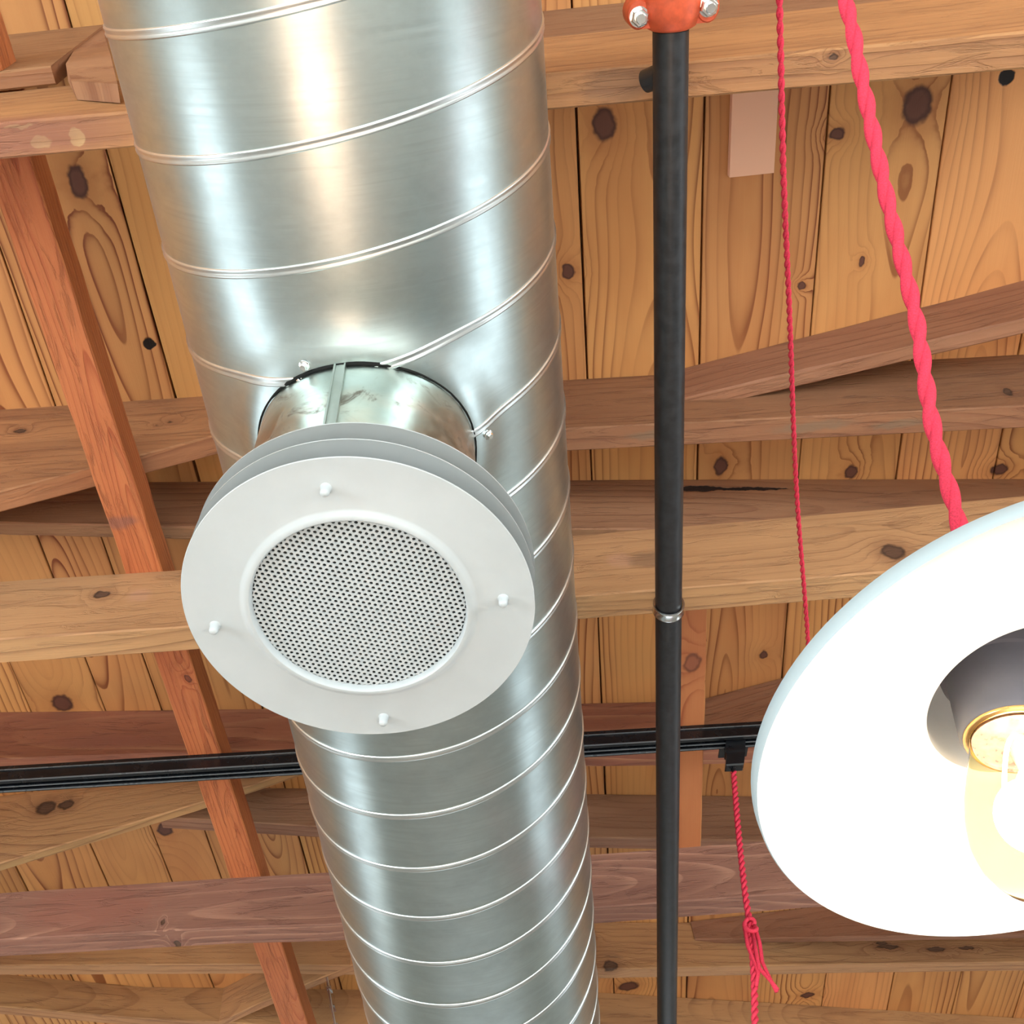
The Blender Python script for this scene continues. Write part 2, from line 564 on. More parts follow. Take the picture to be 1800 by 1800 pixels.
# ------------------------------------------------------------------ timbers
def timber(name, label, cat, mat, st, ztop, th, x_lo=None, x_hi=None, group=None, rag=0.0012, seed=0, ends=None):
    """sawn board hanging on edge: st = stations (x, y of near face, z of lower edge above the eye), rectangular section"""
    st = [list(s_) for s_ in st]

    def at(x):
        if x <= st[0][0]:
            a, b = st[0], st[1]
        elif x >= st[-1][0]:
            a, b = st[-2], st[-1]
        else:
            for a, b in zip(st[:-1], st[1:]):
                if a[0] <= x <= b[0]:
                    break
        t = (x - a[0]) / (b[0] - a[0])
        zb = a[2] + (b[2] - a[2]) * max(-0.8, min(1.8, t))
        return a[1] + (b[1] - a[1]) * t, min(zb, ztop - 0.02)
    xa = st[0][0] if x_lo is None else x_lo
    xb = st[-1][0] if x_hi is None else x_hi
    n = max(12, int((xb - xa) / 0.02))
    rg = random.Random(seed * 13 + 5)
    ph = rg.uniform(0, 50)
    verts, faces, uv_, sd_ = [], [], [], []
    ys0, zs0 = at(xa)
    ch = 0.0022
    prevs = []
    for k in range(n + 1):
        x = xa + (xb - xa) * k / n
        y, zb = at(x)
        w1 = noise.noise(Vector((x * 22, ph, 0))) * rag
        w2 = noise.noise(Vector((x * 22, ph, 7))) * rag
        w3 = noise.noise(Vector((x * 9, ph, 13))) * rag * 0.6
        zt = EYE + ztop
        z0 = EYE + zb
        P = [(y + w3, zt), (y + w3, z0 + ch + w1), (y + ch + w1, z0 + w1 * 0.5), (y + th - ch + w2, z0 + w2), (y + th + w3, z0 + ch + w2), (y + th + w3, zt)]
        for (py, pz) in P:
            verts.append((x, py, pz))
        prevs.append(P)
    s_side, s_bot = rg.random(), rg.random()
    uo = rg.uniform(0, 30)
    zc = EYE + zs0 + rg.uniform(0.0, 0.1)
    for k in range(n):
        for q in range(6):
            q2 = (q + 1) % 6
            A, B = k * 6 + q, k * 6 + q2
            faces.append((A, B, B + 6, A + 6))
            xk, xk1 = xa + (xb - xa) * k / n + uo, xa + (xb - xa) * (k + 1) / n + uo
            if q in (0, 1, 3, 4):
                f = lambda kk, qq: prevs[kk][qq][1] - zc
                sd_.append(s_side)
            else:
                f = lambda kk, qq: prevs[kk][qq][0] - prevs[kk][0][0] - 0.12
                sd_.append(s_bot)
            uv_.append(((xk, f(k, q)), (xk, f(k, q2)), (xk1, f(k + 1, q2)), (xk1, f(k + 1, q))))
    for kk, rev in ((0, True), (n, False)):
        idx = [kk * 6 + i for i in range(6)]
        if not rev:
            idx = idx[::-1]
        faces.append(tuple(idx))
        uv_.append([(prevs[kk][i % 6][0] * 1.0, prevs[kk][i % 6][1] * 1.0 % 0.3) for i in range(6)])
        sd_.append(s_bot)
    org = Vector((xa, ys0, EYE + zs0))
    verts = [Vector(v) - org for v in verts]
    o = link_mesh(name, verts, faces, mat, None, False, uv_, sd_)
    o.location = org
    return tag(o, label, cat, group, 'thing')


def K(lst, dy=0.012):
    """knots and marks on the near face (x, y, z above eye, rx, rz, kind)"""
    return [(x, y, EYE + z, rx, max(ry, dy), ry, t) for x, y, z, rx, ry, t in lst]


def old(name, knots=(), **kw):
    a = dict(freq=60, contrast=0.45, blotch=0.45, fine=0.3, cone=0.35, tone=0.12, mottle=0.45, rough=0.68, bump=0.8, knot_density=0.04)
    a.update(kw)
    L = tuple(q * 0.86 for q in a.pop('L', OLD_L))
    D = a.pop('D', OLD_D)
    N = a.pop('N', OLD_N)
    return wood(name, L, D, N, knots=knots, **a)


FAR_L, FAR_R = -2.6, 2.6
GT = 'rough sawn ceiling timbers'
timber('ceiling_beam', 'rough brown ceiling beam crossing behind the orange pipe coupling, with pinkish paint at its left', 'beam',
       old('beam_near', [(0.422, 0.253, EYE + 1.159, .004, .004, .004, 'k')] +
           [(-0.412, 0.270, EYE + 1.212, 0.012, 0.008, 0.02, 'y'), (-0.374, 0.268, EYE + 1.210, 0.008, 0.010, 0.02, 'y'), (-0.43, 0.252, EYE + 1.213, 0.016, 0.002, .01, 'y'),
            (0.20, 0.265, EYE + 1.18, 0.04, 0.02, 0.03, 's'), (-0.48, 0.262, EYE + 1.2, 0.17, 0.03, 0.05, 'r')], L=(0.56, 0.27, 0.115), mottle=0.2),
       [(-0.496, 0.247, 1.219), (0.177, 0.247, 1.182), (0.733, 0.243, 1.127)], 1.38, .037, -0.9, 1.1, GT, seed=1)
timber('ceiling_board', 'dark brown board on edge above the top beam, behind the coupling and red cords', 'board', old('board_top', L=(0.30, 0.150, 0.08)),
       [(0.215, 0.262, 1.44), (0.876, 0.258, 1.376)], 1.66, .03, -0.1, 1.1, GT, seed=2)
timber('ceiling_board', 'dark board with a pale lower edge in the top left corner', 'board', old('board_corner', L=(0.36, 0.17, 0.08), mottle=0.2),
       [(-0.567, 0.2245, 1.379), (-0.467, 0.2237, 1.379)], 1.66, .0215, -1.0, -0.43, GT, seed=3)
timber('ceiling_board', 'brown board on edge with mossy stains along its bottom, right of the black pipe', 'board',
       old('board_mossy', K([(0.901, 0.89, 1.528, 0.0074, 0.0131, 'k')]) +
           [(0.56, 0.888, EYE + 1.484, 0.07, 0.010, 0.02, 'g'), (0.70, 0.900, EYE + 1.483, 0.05, 0.008, 0.02, 'g'), (0.30, 0.872, EYE + 1.487, 0.05, 0.009, 0.02, 'g'),
            (0.42, .863, EYE + 1.60, 0.12, .03, .012, 'p')], mottle=0.4),
       [(-0.439, 0.811, 1.503), (0.187, 0.846, 1.49), (0.996, 0.896, 1.475)], 1.66, .042, -0.30, FAR_R, GT, seed=4)
timber('ceiling_board', 'skewed reddish board rising to the right edge behind the red cords', 'board', old('board_skew', L=(0.47, 0.23, 0.125), mottle=0.15),
       [(0.399, 0.847, 1.56), (0.97, 0.755, 1.535)], 1.66, .028, 0.36, 2.2, GT, rag=0.003, seed=5)
timber('ceiling_board', 'board with a long dark crack, just above the beam behind the pendant shade', 'board',
       old('board_cracked', K([(0.50, 1.090, 1.628, 0.13, 0.0055, 'c'), (0.415, 1.079, 1.629, 0.05, 0.010, 'c')]), mottle=0.25, L=(0.44, 0.22, 0.11)),
       [(-0.807, 0.922, 1.541), (-0.494, 0.961, 1.519), (0.391, 1.076, 1.497), (1.047, 1.163, 1.489)], 1.66, .026, -1.6, FAR_R, GT, seed=6)
timber('ceiling_beam', 'tan ceiling beam with round knots passing behind the round grey vent and the pipe clamp', 'beam',
       old('beam_mid', K([(-0.565, 0.946, 1.331, 0.0111, 0.009, 'k'), (0.618, 0.993, 1.267, 0.0183, 0.0195, 'k'), 
                          (-0.51, 0.95, 1.323, 0.0188, 0.0172, 'p'), (0.21, 0.977, 1.306, 0.0222, 0.0202, 'p'), (0.25, 0.975, 1.30, 0.03, 0.02, 's')]),
           L=(0.60, 0.32, 0.15), mottle=0.15, blotch=0.3),
       [(-0.728, 0.936, 1.241), (-0.459, 0.953, 1.24), (0.152, 0.975, 1.228), (0.597, 0.992, 1.221), (0.876, 1.0, 1.218)], 1.38, .045, FAR_L, FAR_R, GT, seed=7)
timber('ceiling_board', 'wide tan board with slanting lower edge, crossed by the orange strip above the left beam', 'board',
       old('board_left_wide', K([(-0.706, 0.789, 1.579, 0.0099, 0.007, 'k'), (-0.467, 0.81, 1.576, 0.0109, 0.008, 'k'), (-0.488, 0.809, 1.568, 0.0063, 0.004, 'k')]),
           L=(0.55, 0.27, 0.12), mottle=0.35, freq=45),
       [(-0.761, 0.784, 1.362), (-0.439, 0.800, 1.500)], 1.66, .034, -1.0, -0.30, GT, seed=8)
timber('ceiling_board', 'dark reddish board directly above the black light track', 'board',
       old('board_over_track', K([(-0.77, 1.468, 1.575, 0.22, 0.02, 'r')]), L=(0.40, 0.16, 0.09), D=(0.17, 0.055, 0.035), N=(0.55, 0.28, 0.14), contrast=0.6, freq=50, cone=0.5),
       [(-0.98, 1.436, 1.533), (-0.655, 1.485, 1.541), (0.181, 1.605, 1.524), (0.337, 1.626, 1.521), (1.154, 1.729, 1.513)], 1.66, .046, FAR_L, FAR_R, GT, seed=9)
timber('ceiling_board', 'short skewed board between the orange strip and the left rim of the pendant shade', 'board', old('board_shade_skew', L=(0.38, 0.18, 0.10)),
       [(0.44, 1.633, 1.572), (0.602, 1.602, 1.542), (1.11, 1.497, 1.525)], 1.66, .025, 0.40, 2.2, GT, seed=10)
timber('ceiling_board', 'plain brown board on edge just below the track, ending left near the knotted deck', 'board', old('board_plain', L=(0.40, 0.21, 0.12), mottle=0.1),
       [(-0.698, 1.704, 1.579), (-0.417, 1.757, 1.557), (0.181, 1.883, 1.538), (0.557, 1.959, 1.532), (1.223, 2.095, 1.522)], 1.66, .036, -0.72, FAR_R, GT, seed=11)
timber('ceiling_board', 'pale plank with a dark knot slanting up beneath the left end of the track', 'board',
       old('board_pale_slant', K([(-0.947, 1.664, 1.61, 0.022, 0.018, 'k'), (-0.906, 1.664, 1.612, 0.0155, 0.014, 'k')]), L=(0.62, 0.35, 0.15), mottle=0.12, blotch=0.2),
       [(-1.057, 1.666, 1.467), (-0.627, 1.66, 1.567), (-0.487, 1.657, 1.606)], 1.66, .022, -1.5, -0.42, GT, seed=12)
timber('ceiling_beam', 'purplish brown beam with wavy raised grain and pale underside, lowest beam of the left side', 'beam',
       old('beam_far', K([(-0.652, 1.663, 1.291, 0.003, 0.006, 'k'), (-0.632, 1.706, 1.273, 0.0061, 0.003, 'k')]) +
           [(-0.75, 1.65, EYE + 1.335, 0.55, 0.012, 0.06, 'r')],
           L=(0.33, 0.160, 0.105), D=(0.17, 0.070, 0.05), N=(0.52, 0.28, 0.18), contrast=0.6, cone=0.7, freq=60),
       [(-0.963, 1.634, 1.279), (-0.533, 1.674, 1.271), (-0.363, 1.692, 1.264), (0.155, 1.739, 1.26), (0.571, 1.77, 1.256), (1.029, 1.805, 1.252)],
       1.38, .05, FAR_L, FAR_R, GT, seed=13)
timber('ceiling_board', 'small dark skewed board below the pendant shade, behind the hanging red cord', 'board', old('board_small_skew', L=(0.34, 0.16, 0.09)),
       [(0.495, 2.396, 1.60), (1.283, 2.409, 1.51)], 1.66, .02, 0.42, 2.2, GT, seed=14)
timber('ceiling_board', 'tan board with large dark knots and insect tracks beneath the pendant shade', 'board',
       old('board_knots', K([(0.748, 2.467, 1.645, 0.030, 0.020, 'k'), (0.198, 2.353, 1.541, 0.019, 0.0137, 'k'), (0.911, 2.501, 1.59, 0.035, 0.0065, 'k'),
                             (1.037, 2.527, 1.583, 0.03, 0.006, 'k'), (1.122, 2.544, 1.586, 0.025, 0.005, 'k'), (0.9, 2.498, 1.6, 0.0155, 0.005, 'k'),
                             (0.663, 2.449, 1.612, 0.007, 0.004, 'k'), (0.16, 2.35, 1.62, 0.012, .006, 'k'), (0.22, 2.35, 1.565, 0.03, .004, 's')]), L=(0.54, 0.29, 0.13), mottle=0.2),
       [(-1.204, 2.101, 1.576), (-0.621, 2.214, 1.57), (0.185, 2.35, 1.531), (0.771, 2.472, 1.541), (1.316, 2.584, 1.544)], 1.66, .038, FAR_L, FAR_R, GT, seed=15)
timber('ceiling_board', 'orange-brown board along the bottom edge of the view, falling away to the right', 'board', old('board_bottom', L=(0.60, 0.32, 0.14), mottle=0.3, cone=0.7),
       [(-1.254, 2.25, 1.578), (-0.947, 2.372, 1.578), (0.175, 2.646, 1.526), (1.403, 3.047, 1.509)], 1.66, .034, -2.2, 1.6, GT, seed=16)
timber('ceiling_board', 'skewed pale plank at the bottom left, rising towards the duct', 'board', old('board_bottom_skew', L=(0.56, 0.30, 0.13), mottle=0.3),
       [(-0.942, 2.515, 1.575), (-0.651, 2.361, 1.566), (-0.438, 2.262, 1.56)], 1.66, .024, -1.3, -0.30, GT, seed=17)
timber('ceiling_board', 'far board crossing behind the bottom end of the duct', 'board', old('board_far_a', L=(0.50, 0.26, 0.12)),
       [(-1.3, 3.1, 1.54), (1.4, 3.25, 1.53)], 1.66, .035, FAR_L, FAR_R, GT, seed=18)


m = MB()
oc = [(-0.4843, 1.8122), (-0.4348, 1.6647), (-0.3741, 1.4369), (-0.3272, 1.2461), (-0.3854, 1.2865), (-0.4197, 1.3993), (-0.4292, 1.5005), (-0.4593, 1.6521)]
for yy in (0.226, 0.2455):
    for (x, z) in oc:
        m.v.append(Vector((x + 0.004 * noise.noise(Vector((x * 90, z * 90, yy * 50))), yy, EYE + z)))
n_ = len(oc)
m.f = [tuple(range(n_ - 1, -1, -1)), tuple(range(n_, 2 * n_))] + [(i, (i + 1) % n_, n_ + (i + 1) % n_, n_ + i) for i in range(n_)]
org = Vector((-0.445, 0.226, EYE + 1.372))
uvo = [[((m.v[i].x), m.v[i].z * 0.2) for i in f] for f in m.f]
shift(m, org)
ob_ = link_mesh('timber_offcut', m.v, m.f, old('offcut_wood', L=(0.42, 0.22, 0.11), mottle=0.8), None, False, uvo, [0.3] * len(m.f))
ob_.location = org
tag(ob_, 'small splintered timber offcut against the left edge of the duct, above the pinkish beam', 'offcut')


def strip(name, label, mat, x0, x1, y0, y1, z0, z1, seed, rag=0.0012):
    """square strip running along Y"""
    rg = random.Random(seed)
    ph = rg.uniform(0, 40)
    n = max(8, int((y1 - y0) / 0.02))
    ch = 0.002
    verts, faces, uv_, sd_ = [], [], [], []
    rows = []
    for k in range(n + 1):
        y = y0 + (y1 - y0) * k / n
        a = noise.noise(Vector((y * 20, ph, 0))) * rag
        b = noise.noise(Vector((y * 20, ph, 5))) * rag
        P = [(x0 + a, z1), (x0 + a, z0 + ch), (x0 + ch + a, z0), (x1 - ch + b, z0), (x1 + b, z0 + ch), (x1 + b, z1)]
        rows.append(P)
        verts += [(px, y, EYE + pz) for px, pz in P]
    uo = rg.uniform(0, 30)
    s1, s2 = rg.random(), rg.random()
    for k in range(n):
        for q in range(6):
            q2 = (q + 1) % 6
            faces.append((k * 6 + q, k * 6 + 6 + q, k * 6 + 6 + q2, k * 6 + q2))
            ya, yb = y0 + (y1 - y0) * k / n + uo, y0 + (y1 - y0) * (k + 1) / n + uo
            side = q in (0, 1, 3, 4)
            g = (lambda r_, i: rows[r_][i][1] - z0 - .05) if side else (lambda r_, i: rows[r_][i][0] - (x0 + x1) / 2 - 0.012)
            uv_.append(((ya, g(k, q)), (yb, g(k + 1, q)), (yb, g(k + 1, q2)), (ya, g(k, q2))))
            sd_.append(s1 if side else s2)
    for kk, rev in ((0, False), (n, True)):
        idx = [kk * 6 + i for i in range(6)]
        faces.append(tuple(idx[::-1] if rev else idx))
        uv_.append([(0, 0.01 * i) for i in range(6)])
        sd_.append(s1)
    org = Vector((x0, y0, EYE + z0))
    o = link_mesh(name, [Vector(v) - org for v in verts], faces, mat, None, False, uv_, sd_)
    o.location = org
    return tag(o, label, 'strip', 'orange timber strips under the boards', 'thing')


M_or = wood('orange_fir', (0.53, 0.175, 0.064), (0.38, 0.098, 0.038), (0.30, 0.055, 0.02), freq=150, contrast=0.6, blotch=0.4, fine=0.4, cone=0.12, tone=0.04,
            knots=[(-0.50, 1.17, EYE + 1.38, .006, .008, .01, 'k'), (-0.525, 0.855, EYE + 1.38, .03, .012, .01, 'r')], stain=(0.22, 0.06, 0.03), mottle=0.25, rough=0.6, bump=1.0)
M_or2 = wood('orange_fir_figured', (0.54, 0.22, 0.08), (0.38, 0.115, 0.045), (0.26, 0.055, 0.02), freq=60, contrast=0.9, blotch=0.3, fine=0.3, cone=0.2, tone=0.04,
             knots=[(0.342, 1.27, EYE + 1.38, .016, .022, .01, 'k')], stain=(0.30, 0.10, 0.05), rough=0.6, bump=0.8)
strip('timber_strip', 'long orange timber strip running down the left side, over the beams and past the track', M_or, -0.5417, -0.4858, 0.255, 3.3, 1.38, 1.435, 3)
strip('timber_strip', 'end of an orange timber strip in the top left corner', M_or, -0.5417, -0.4858, -0.9, 0.2235, 1.38, 1.435, 3)
strip('timber_strip', 'short orange timber strip beside the black pipe, crossing behind the track on the right', M_or2, 0.311, 0.367, 1.025, 1.80, 1.38, 1.435, 4)
m = MB()
for a, b in (((0.452, 0.35, EYE + 1.648), (0.522, 0.523, EYE + 1.6605)),):
    m.box(a, b)
M_patch = wood('pinkish_offcut', (0.86, 0.52, 0.34), (0.82, 0.48, 0.31), (0.7, 0.38, 0.24), contrast=0.3, tone=0.0, bump=0.3)
pt = shift(m, (0.45, 0.35, EYE + 1.648)).build('patch_board', M_patch)
pt.location = (0.45, 0.35, EYE + 1.648)
tag(pt, 'small pinkish rectangular board patch under the roof boards beside the thin red cord', 'board')
# strip that pins the far board, bottom left: little perforated metal strap
m = MB()
for k in range(3):
    m.box((-0.476, 2.30 + 0.05 * k, EYE + 1.545 - 0.016 * k), (-0.464, 2.325 + 0.05 * k, EYE + 1.549 - 0.016 * k))
m.tube([(-0.472, 2.28, EYE + 1.56), (-0.470, 2.36, EYE + 1.52), (-0.466, 2.50, EYE + 1.47)], 0.003, 6)
org = (-0.472, 2.28, EYE + 1.56)
st_ = shift(m, org).build('metal_strap', M_zinc)
st_.location = org
tag(st_, 'small twisted metal strap beside the orange strip at the bottom left of the duct', 'strap')

# ------------------------------------------------------------------ spiral duct
DX, DZ, DR = -0.0743, EYE + 1.0040, 0.180
DY0, DY1 = -1.6, 4.6
duct = empty('spiral_duct', (DX, DY0, DZ - DR), 'large galvanised steel spiral duct running the full height of the view', 'duct')
NAX = Vector((-0.090, 0, -0.99594)).normalized()       # way the take-off points
CEN = Vector((-0.0896, 0.4739, EYE + 0.6130))        # centre of the vent's front plate
TY = CEN.y
th0 = math.atan2(NAX.x, -NAX.z)


def surf(th, y, dr=0.0):
    """duct skin, pulled slightly outwards round the take-off"""
    d = math.hypot(((th - th0) * DR) / 0.150, (y - TY) / 0.150)
    pull = 0.011 * math.exp(-max(0.0, d - 0.62) ** 2 / 0.035) if d < 1.8 else 0.0
    r = DR + pull + dr
    return Vector((DX + r * math.sin(th), y, DZ - r * math.cos(th)))


m = MB()
NT_, ys = 220, []
y = DY0
while y < DY1:
    ys.append(y)
    y += 0.008 if 0.25 < y < 0.9 else 0.05
ys.append(DY1)
for y in ys:
    for i in range(NT_):
        m.v.append(surf(-PI + 2 * PI * i / NT_, y))
for j in range(len(ys) - 1):
    for i in range(NT_):
        i2 = (i + 1) % NT_
        m.f.append((j * NT_ + i, (j + 1) * NT_ + i, (j + 1) * NT_ + i2, j * NT_ + i2))
org = Vector((DX, DY0, DZ - DR))
shift(m, org).build('duct_pipe', M_duct, duct, True)
# spiral lock seam: a raised double rib
m = MB()
PITCH = 0.0915
prof = [(-0.0042, -0.0004), (-0.0036, 0.0012), (-0.0024, 0.0015), (-0.0010, 0.0008), (0.0010, 0.0008), (0.0024, 0.0015), (0.0036, 0.0012), (0.0042, -0.0004)]
turns0 = math.floor((DY0 - 0.30) / PITCH) + 1
turns1 = math.ceil((DY1 - 0.30) / PITCH) - 1
SEG = 120
cnt = (turns1 - turns0) * SEG
np_ = len(prof)
for k in range(cnt + 1):
    a = k / SEG * 2 * PI
    th = a - PI
    y = 0.2504 + PITCH * turns0 + PITCH * (cnt - k) / SEG
    thw = (th + PI) % (2 * PI) - PI
    for (dy, dr) in prof:
        m.v.append(surf(thw, y + dy - 0.010 * (math.sin(thw) + 0.26) + 0.008 * (math.cos(thw) - 0.966), dr))
for k in range(cnt):
    for q in range(np_ - 1):
        m.f.append((k * np_ + q, k * np_ + q + 1, (k + 1) * np_ + q + 1, (k + 1) * np_ + q))
shift(m, org).build('spiral_seam', M_seam, duct, True)
for th, y in ((-0.27, 0.378), (0.525, 0.474), (-0.30, 0.390)):
    p = surf(th, y)
    nr = Vector((math.sin(th), 0, -math.cos(th)))
    M = Matrix.Translation(p) @ nr.to_track_quat('Z', 'Y').to_matrix().to_4x4()
    mm = MB()
    small = th == -0.30
    k = 0.6 if small else 1.0
    mm.lathe([(0.0046 * k, 0.0), (0.0046 * k, 0.001), (0.0034 * k, 0.0014)], 16, M, cap1=True)
    mm.lathe([(0.0032 * k, 0.001), (0.0032 * k, 0.0045), (0.0024 * k, 0.0052)], 6, M, cap1=True)
    shift(mm, org).build('screw', M_scr, duct)

# ------------------------------------------------------------------ ceiling vent (air diffuser) on its collar
vent = empty('air_diffuser', CEN, 'round pale grey air diffuser with perforated centre, hanging under the duct', 'vent')
up = -NAX
UP2 = Vector((0.035, 0, 1)).normalized()      # the collar itself
COL = CEN + Vector((-0.006, 0, 0))
rc = 0.0945
MA = Matrix(((0.99594, 0, -0.090), (0, -1, 0), (-0.090, 0, -0.99594))).to_4x4()   # x,y in plate, z = NAX (down)
VS = 0.8437
LT = MA @ Matrix.Scale(VS, 4)                                                                              # local (vent empty at CEN)


def vl(mb):
    mb.v = [LT @ v for v in mb.v]
    return mb


R = 0.1484
# collar: round neck of weathered steel that meets the duct skin
UX = Vector((UP2.z, 0, -UP2.x))


def ring_pt(a, r):
    return COL + UX * (r * math.cos(a)) + Vector((0, 1, 0)) * (-r * math.sin(a))


def reach(base, extra=0.0):
    t = 0.02
    while t < 0.45:
        p = base + UP2 * t
        ang_ = math.atan2(p.x - DX, -(p.z - DZ))
        if math.hypot(p.x - DX, p.z - DZ) <= (surf(ang_, p.y) - Vector((DX, p.y, DZ))).length + extra:
            break
        t += 0.0008
    return t


m = MB()
NC = 96
rows = 14
for j in range(rows + 1):
    for i in range(NC):
        a = 2 * PI * i / NC
        base = ring_pt(a, rc)
        t = 0.02 + (reach(base, -0.002) - 0.02) * j / rows
        m.v.append(base + UP2 * t - CEN)
for j in range(rows):
    for i in range(NC):
        i2 = (i + 1) % NC
        m.f.append((j * NC + i, j * NC + i2, (j + 1) * NC + i2, (j + 1) * NC + i))
s_ = NT('stained_collar_steel')
s_.b.inputs['Metallic'].default_value = 1.0
pos = s_.n('TexCoord').outputs['Object']
n1 = s_.noise(pos, 28.0, 5.0, 0.65, 0.8)
n2 = s_.noise(pos, 7.0, 3.0, 0.6)
colr = s_.mix(s_.maprange(n2, 0.4, 0.62), (0.44, 0.50, 0.46, 1), (0.52, 0.46, 0.38, 1))
colr = s_.mix(s_.maprange(n1, 0.55, 0.70), colr, (0.17, 0.15, 0.12, 1))
s_.set(s_.b.inputs['Base Color'], colr)
s_.set(s_.b.inputs['Roughness'], s_.maprange(n1, 0.3, 0.7, 0.28, 0.5))
s_.bump(n2, 0.15, 0.004)
col_o = m.build('collar', s_.m, vent, True)
# standing seam of the collar
mm = MB()
aS = math.radians(94)
for (w0, w1, hh) in ((-0.0040, 0.0040, 0.0022), (-0.0050, -0.0034, 0.0034), (0.0034, 0.0048, 0.0030)):
    c_s = ring_pt(aS, rc)
    out_ = (c_s - COL).normalized()
    tan_ = UP2.cross(out_).normalized()
    L_ = reach(c_s)
    v8 = []
    for tt in (0.02, L_):
        for (ww, ho) in ((w0, -0.001), (w1, -0.001), (w1, hh), (w0, hh)):
            v8.append(c_s + UP2 * tt + tan_ * ww + out_ * ho - CEN)
    mm.add(v8, [(0, 1, 2, 3), (7, 6, 5, 4), (0, 4, 5, 1), (1, 5, 6, 2), (2, 6, 7, 3), (3, 7, 4, 0)])
mm.build('collar_seam', M_collar, vent)
# dark open joint between collar and duct
pts = []
for i in range(NC + 1):
    base = ring_pt(2 * PI * i / NC, rc + 0.0012)
    pts.append(base + UP2 * reach(base, 0.0002) - CEN)
mm = MB()
rad = [0.0009 + 0.0014 * max(0, noise.noise(Vector((i * 0.16, 3, 1)))) + (0.0010 if 18 < i < 34 else 0) for i in range(NC + 1)]
mm.tube(pts, rad, 8)
mm.build('joint_gap', M_dark, vent, True)


def plate(name, z, r_out, r_in, mat, t=0.0016, ring=False, parent=vent):
    mb = MB()
    e = 0.0005
    pr = [(r_in, z), (r_out - e, z), (r_out, z + e * 0.6), (r_out, z - t + e), (r_out - e, z - t), (r_in, z - t)]
    if ring:
        pr = [(0.0900, z - 0.0035), (0.0905, z + 0.0022), (0.0918, z + 0.0036), (0.0940, z + 0.0038), (0.0965, z + 0.0026), (0.0990, z + 0.0006), (0.1010, z),
              (r_out - e, z), (r_out, z - e), (r_out, z - t + e), (r_out - e, z - t), (0.0990, z - t), (0.0900, z - 0.0045)]
    mb.lathe(pr, 160)
    return vl(mb).build(name, mat, parent, auto=40)


plate('front_plate', 0.0, R, 0.09, M_white, ring=True)
plate('middle_plate', -0.0265, R + 0.0005, 0.105, M_white)
plate('back_plate', -0.0520, R + 0.0010, 0.098, M_white)
# collar inside the rings
mm = MB()
mm.lathe([(0.104, -0.004), (0.104, -0.052)], 96)
vl(mm).build('inner_ring', M_white, vent, True)
# perforated centre sheet with real holes
mm = MB()
P_, hr, Rp = 0.00508, 0.00152, 0.0908
rot = math.radians(-19)
ca, sa = math.cos(rot), math.sin(rot)
vmap = {}


def vkey(x, y, z):
    k = (round(x, 6), round(y, 6), z)
    if k not in vmap:
        vmap[k] = len(mm.v)
        mm.v.append(Vector((x, y, z)))
    return vmap[k]


zf = -0.0030
hexr = P_ / math.sqrt(3)
hole_c = []
for i in range(-24, 25):
    for j in range(-24, 25):
        ux, uy = P_ * (i + j * 0.5), P_ * j * math.sqrt(3) / 2
        cx, cy = ux * ca - uy * sa, ux * sa + uy * ca
        if math.hypot(cx, cy) > Rp:
            continue
        outer, inner, deep = [], [], []
        for k in range(12):
            a = PI / 6 + rot + k * PI / 6
            rr_ = hexr if k % 2 == 0 else hexr * math.cos(PI / 6)
            outer.append(vkey(cx + rr_ * math.cos(a), cy + rr_ * math.sin(a), zf))
            inner.append(vkey(cx + hr * math.cos(a), cy + hr * math.sin(a), zf))
            deep.append(vkey(cx + hr * math.cos(a), cy + hr * math.sin(a), zf - 0.0010))
        for k in range(12):
            k2 = (k + 1) % 12
            mm.f.append((outer[k], outer[k2], inner[k2], inner[k]))
            mm.f.append((inner[k], inner[k2], deep[k2], deep[k]))
vl(mm).build('perforated_sheet', M_white, vent)
# dark backing painted as the shaded interior seen through the holes
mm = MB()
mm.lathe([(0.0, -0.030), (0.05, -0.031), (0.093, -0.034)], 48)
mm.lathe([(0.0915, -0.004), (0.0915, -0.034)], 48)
vl(mm).build('dark_backing', plain('painted_shade_backing', (0.10, 0.10, 0.095), 0.7, 0, 0.2, 0.3, 20), vent)
for ang, rr in ((93.4, 0.1213), (0.4, 0.1220), (-88.8, 0.1270), (-176.0, 0.1255)):
    a = math.radians(ang)
    mm = MB()
    Mt = Matrix.Translation((rr * math.cos(a), rr * math.sin(a), 0))
    mm.lathe([(0.0048, 0.0), (0.0044, 0.0006), (0.0040, 0.0012), (0.0038, 0.0072), (0.0032, 0.0088), (0.0018, 0.0097), (0.0001, 0.0099)], 20, Mt)
    vl(mm).build('bolt', M_white, vent, auto=50)

# ------------------------------------------------------------------ black pipe with coupling and clamp
PX, PZ, PR = 0.2437, EYE + 1.1196, 0.0178
pipe = empty('sprinkler_pipe', (PX, -1.2, PZ - PR), 'straight black steel pipe running parallel to the duct on its right', 'pipe')
m = MB()
m.lathe([(PR, 0), (PR, 1.395)], 40, Matrix.Translation((PX, -1.2, PZ)) @ Matrix.Rotation(-PI / 2, 4, 'X'))
m.lathe([(PR, 1.405), (PR, 5.6)], 40, Matrix.Translation((PX, -1.2, PZ)) @ Matrix.Rotation(-PI / 2, 4, 'X'))
m.lathe([(PR - 0.0015, 1.39), (PR - 0.0015, 1.41)], 40, Matrix.Translation((PX, -1.2, PZ)) @ Matrix.Rotation(-PI / 2, 4, 'X'))
o = shift(m, (PX, -1.2, PZ - PR)).build('pipe_barrel', M_blackpipe, pipe, True)
m = MB()
m.tube([(PX - 0.002, 0.246, PZ + 0.010), (PX - 0.020, 0.256, PZ + 0.026)], [0.012, 0.0115], 20)
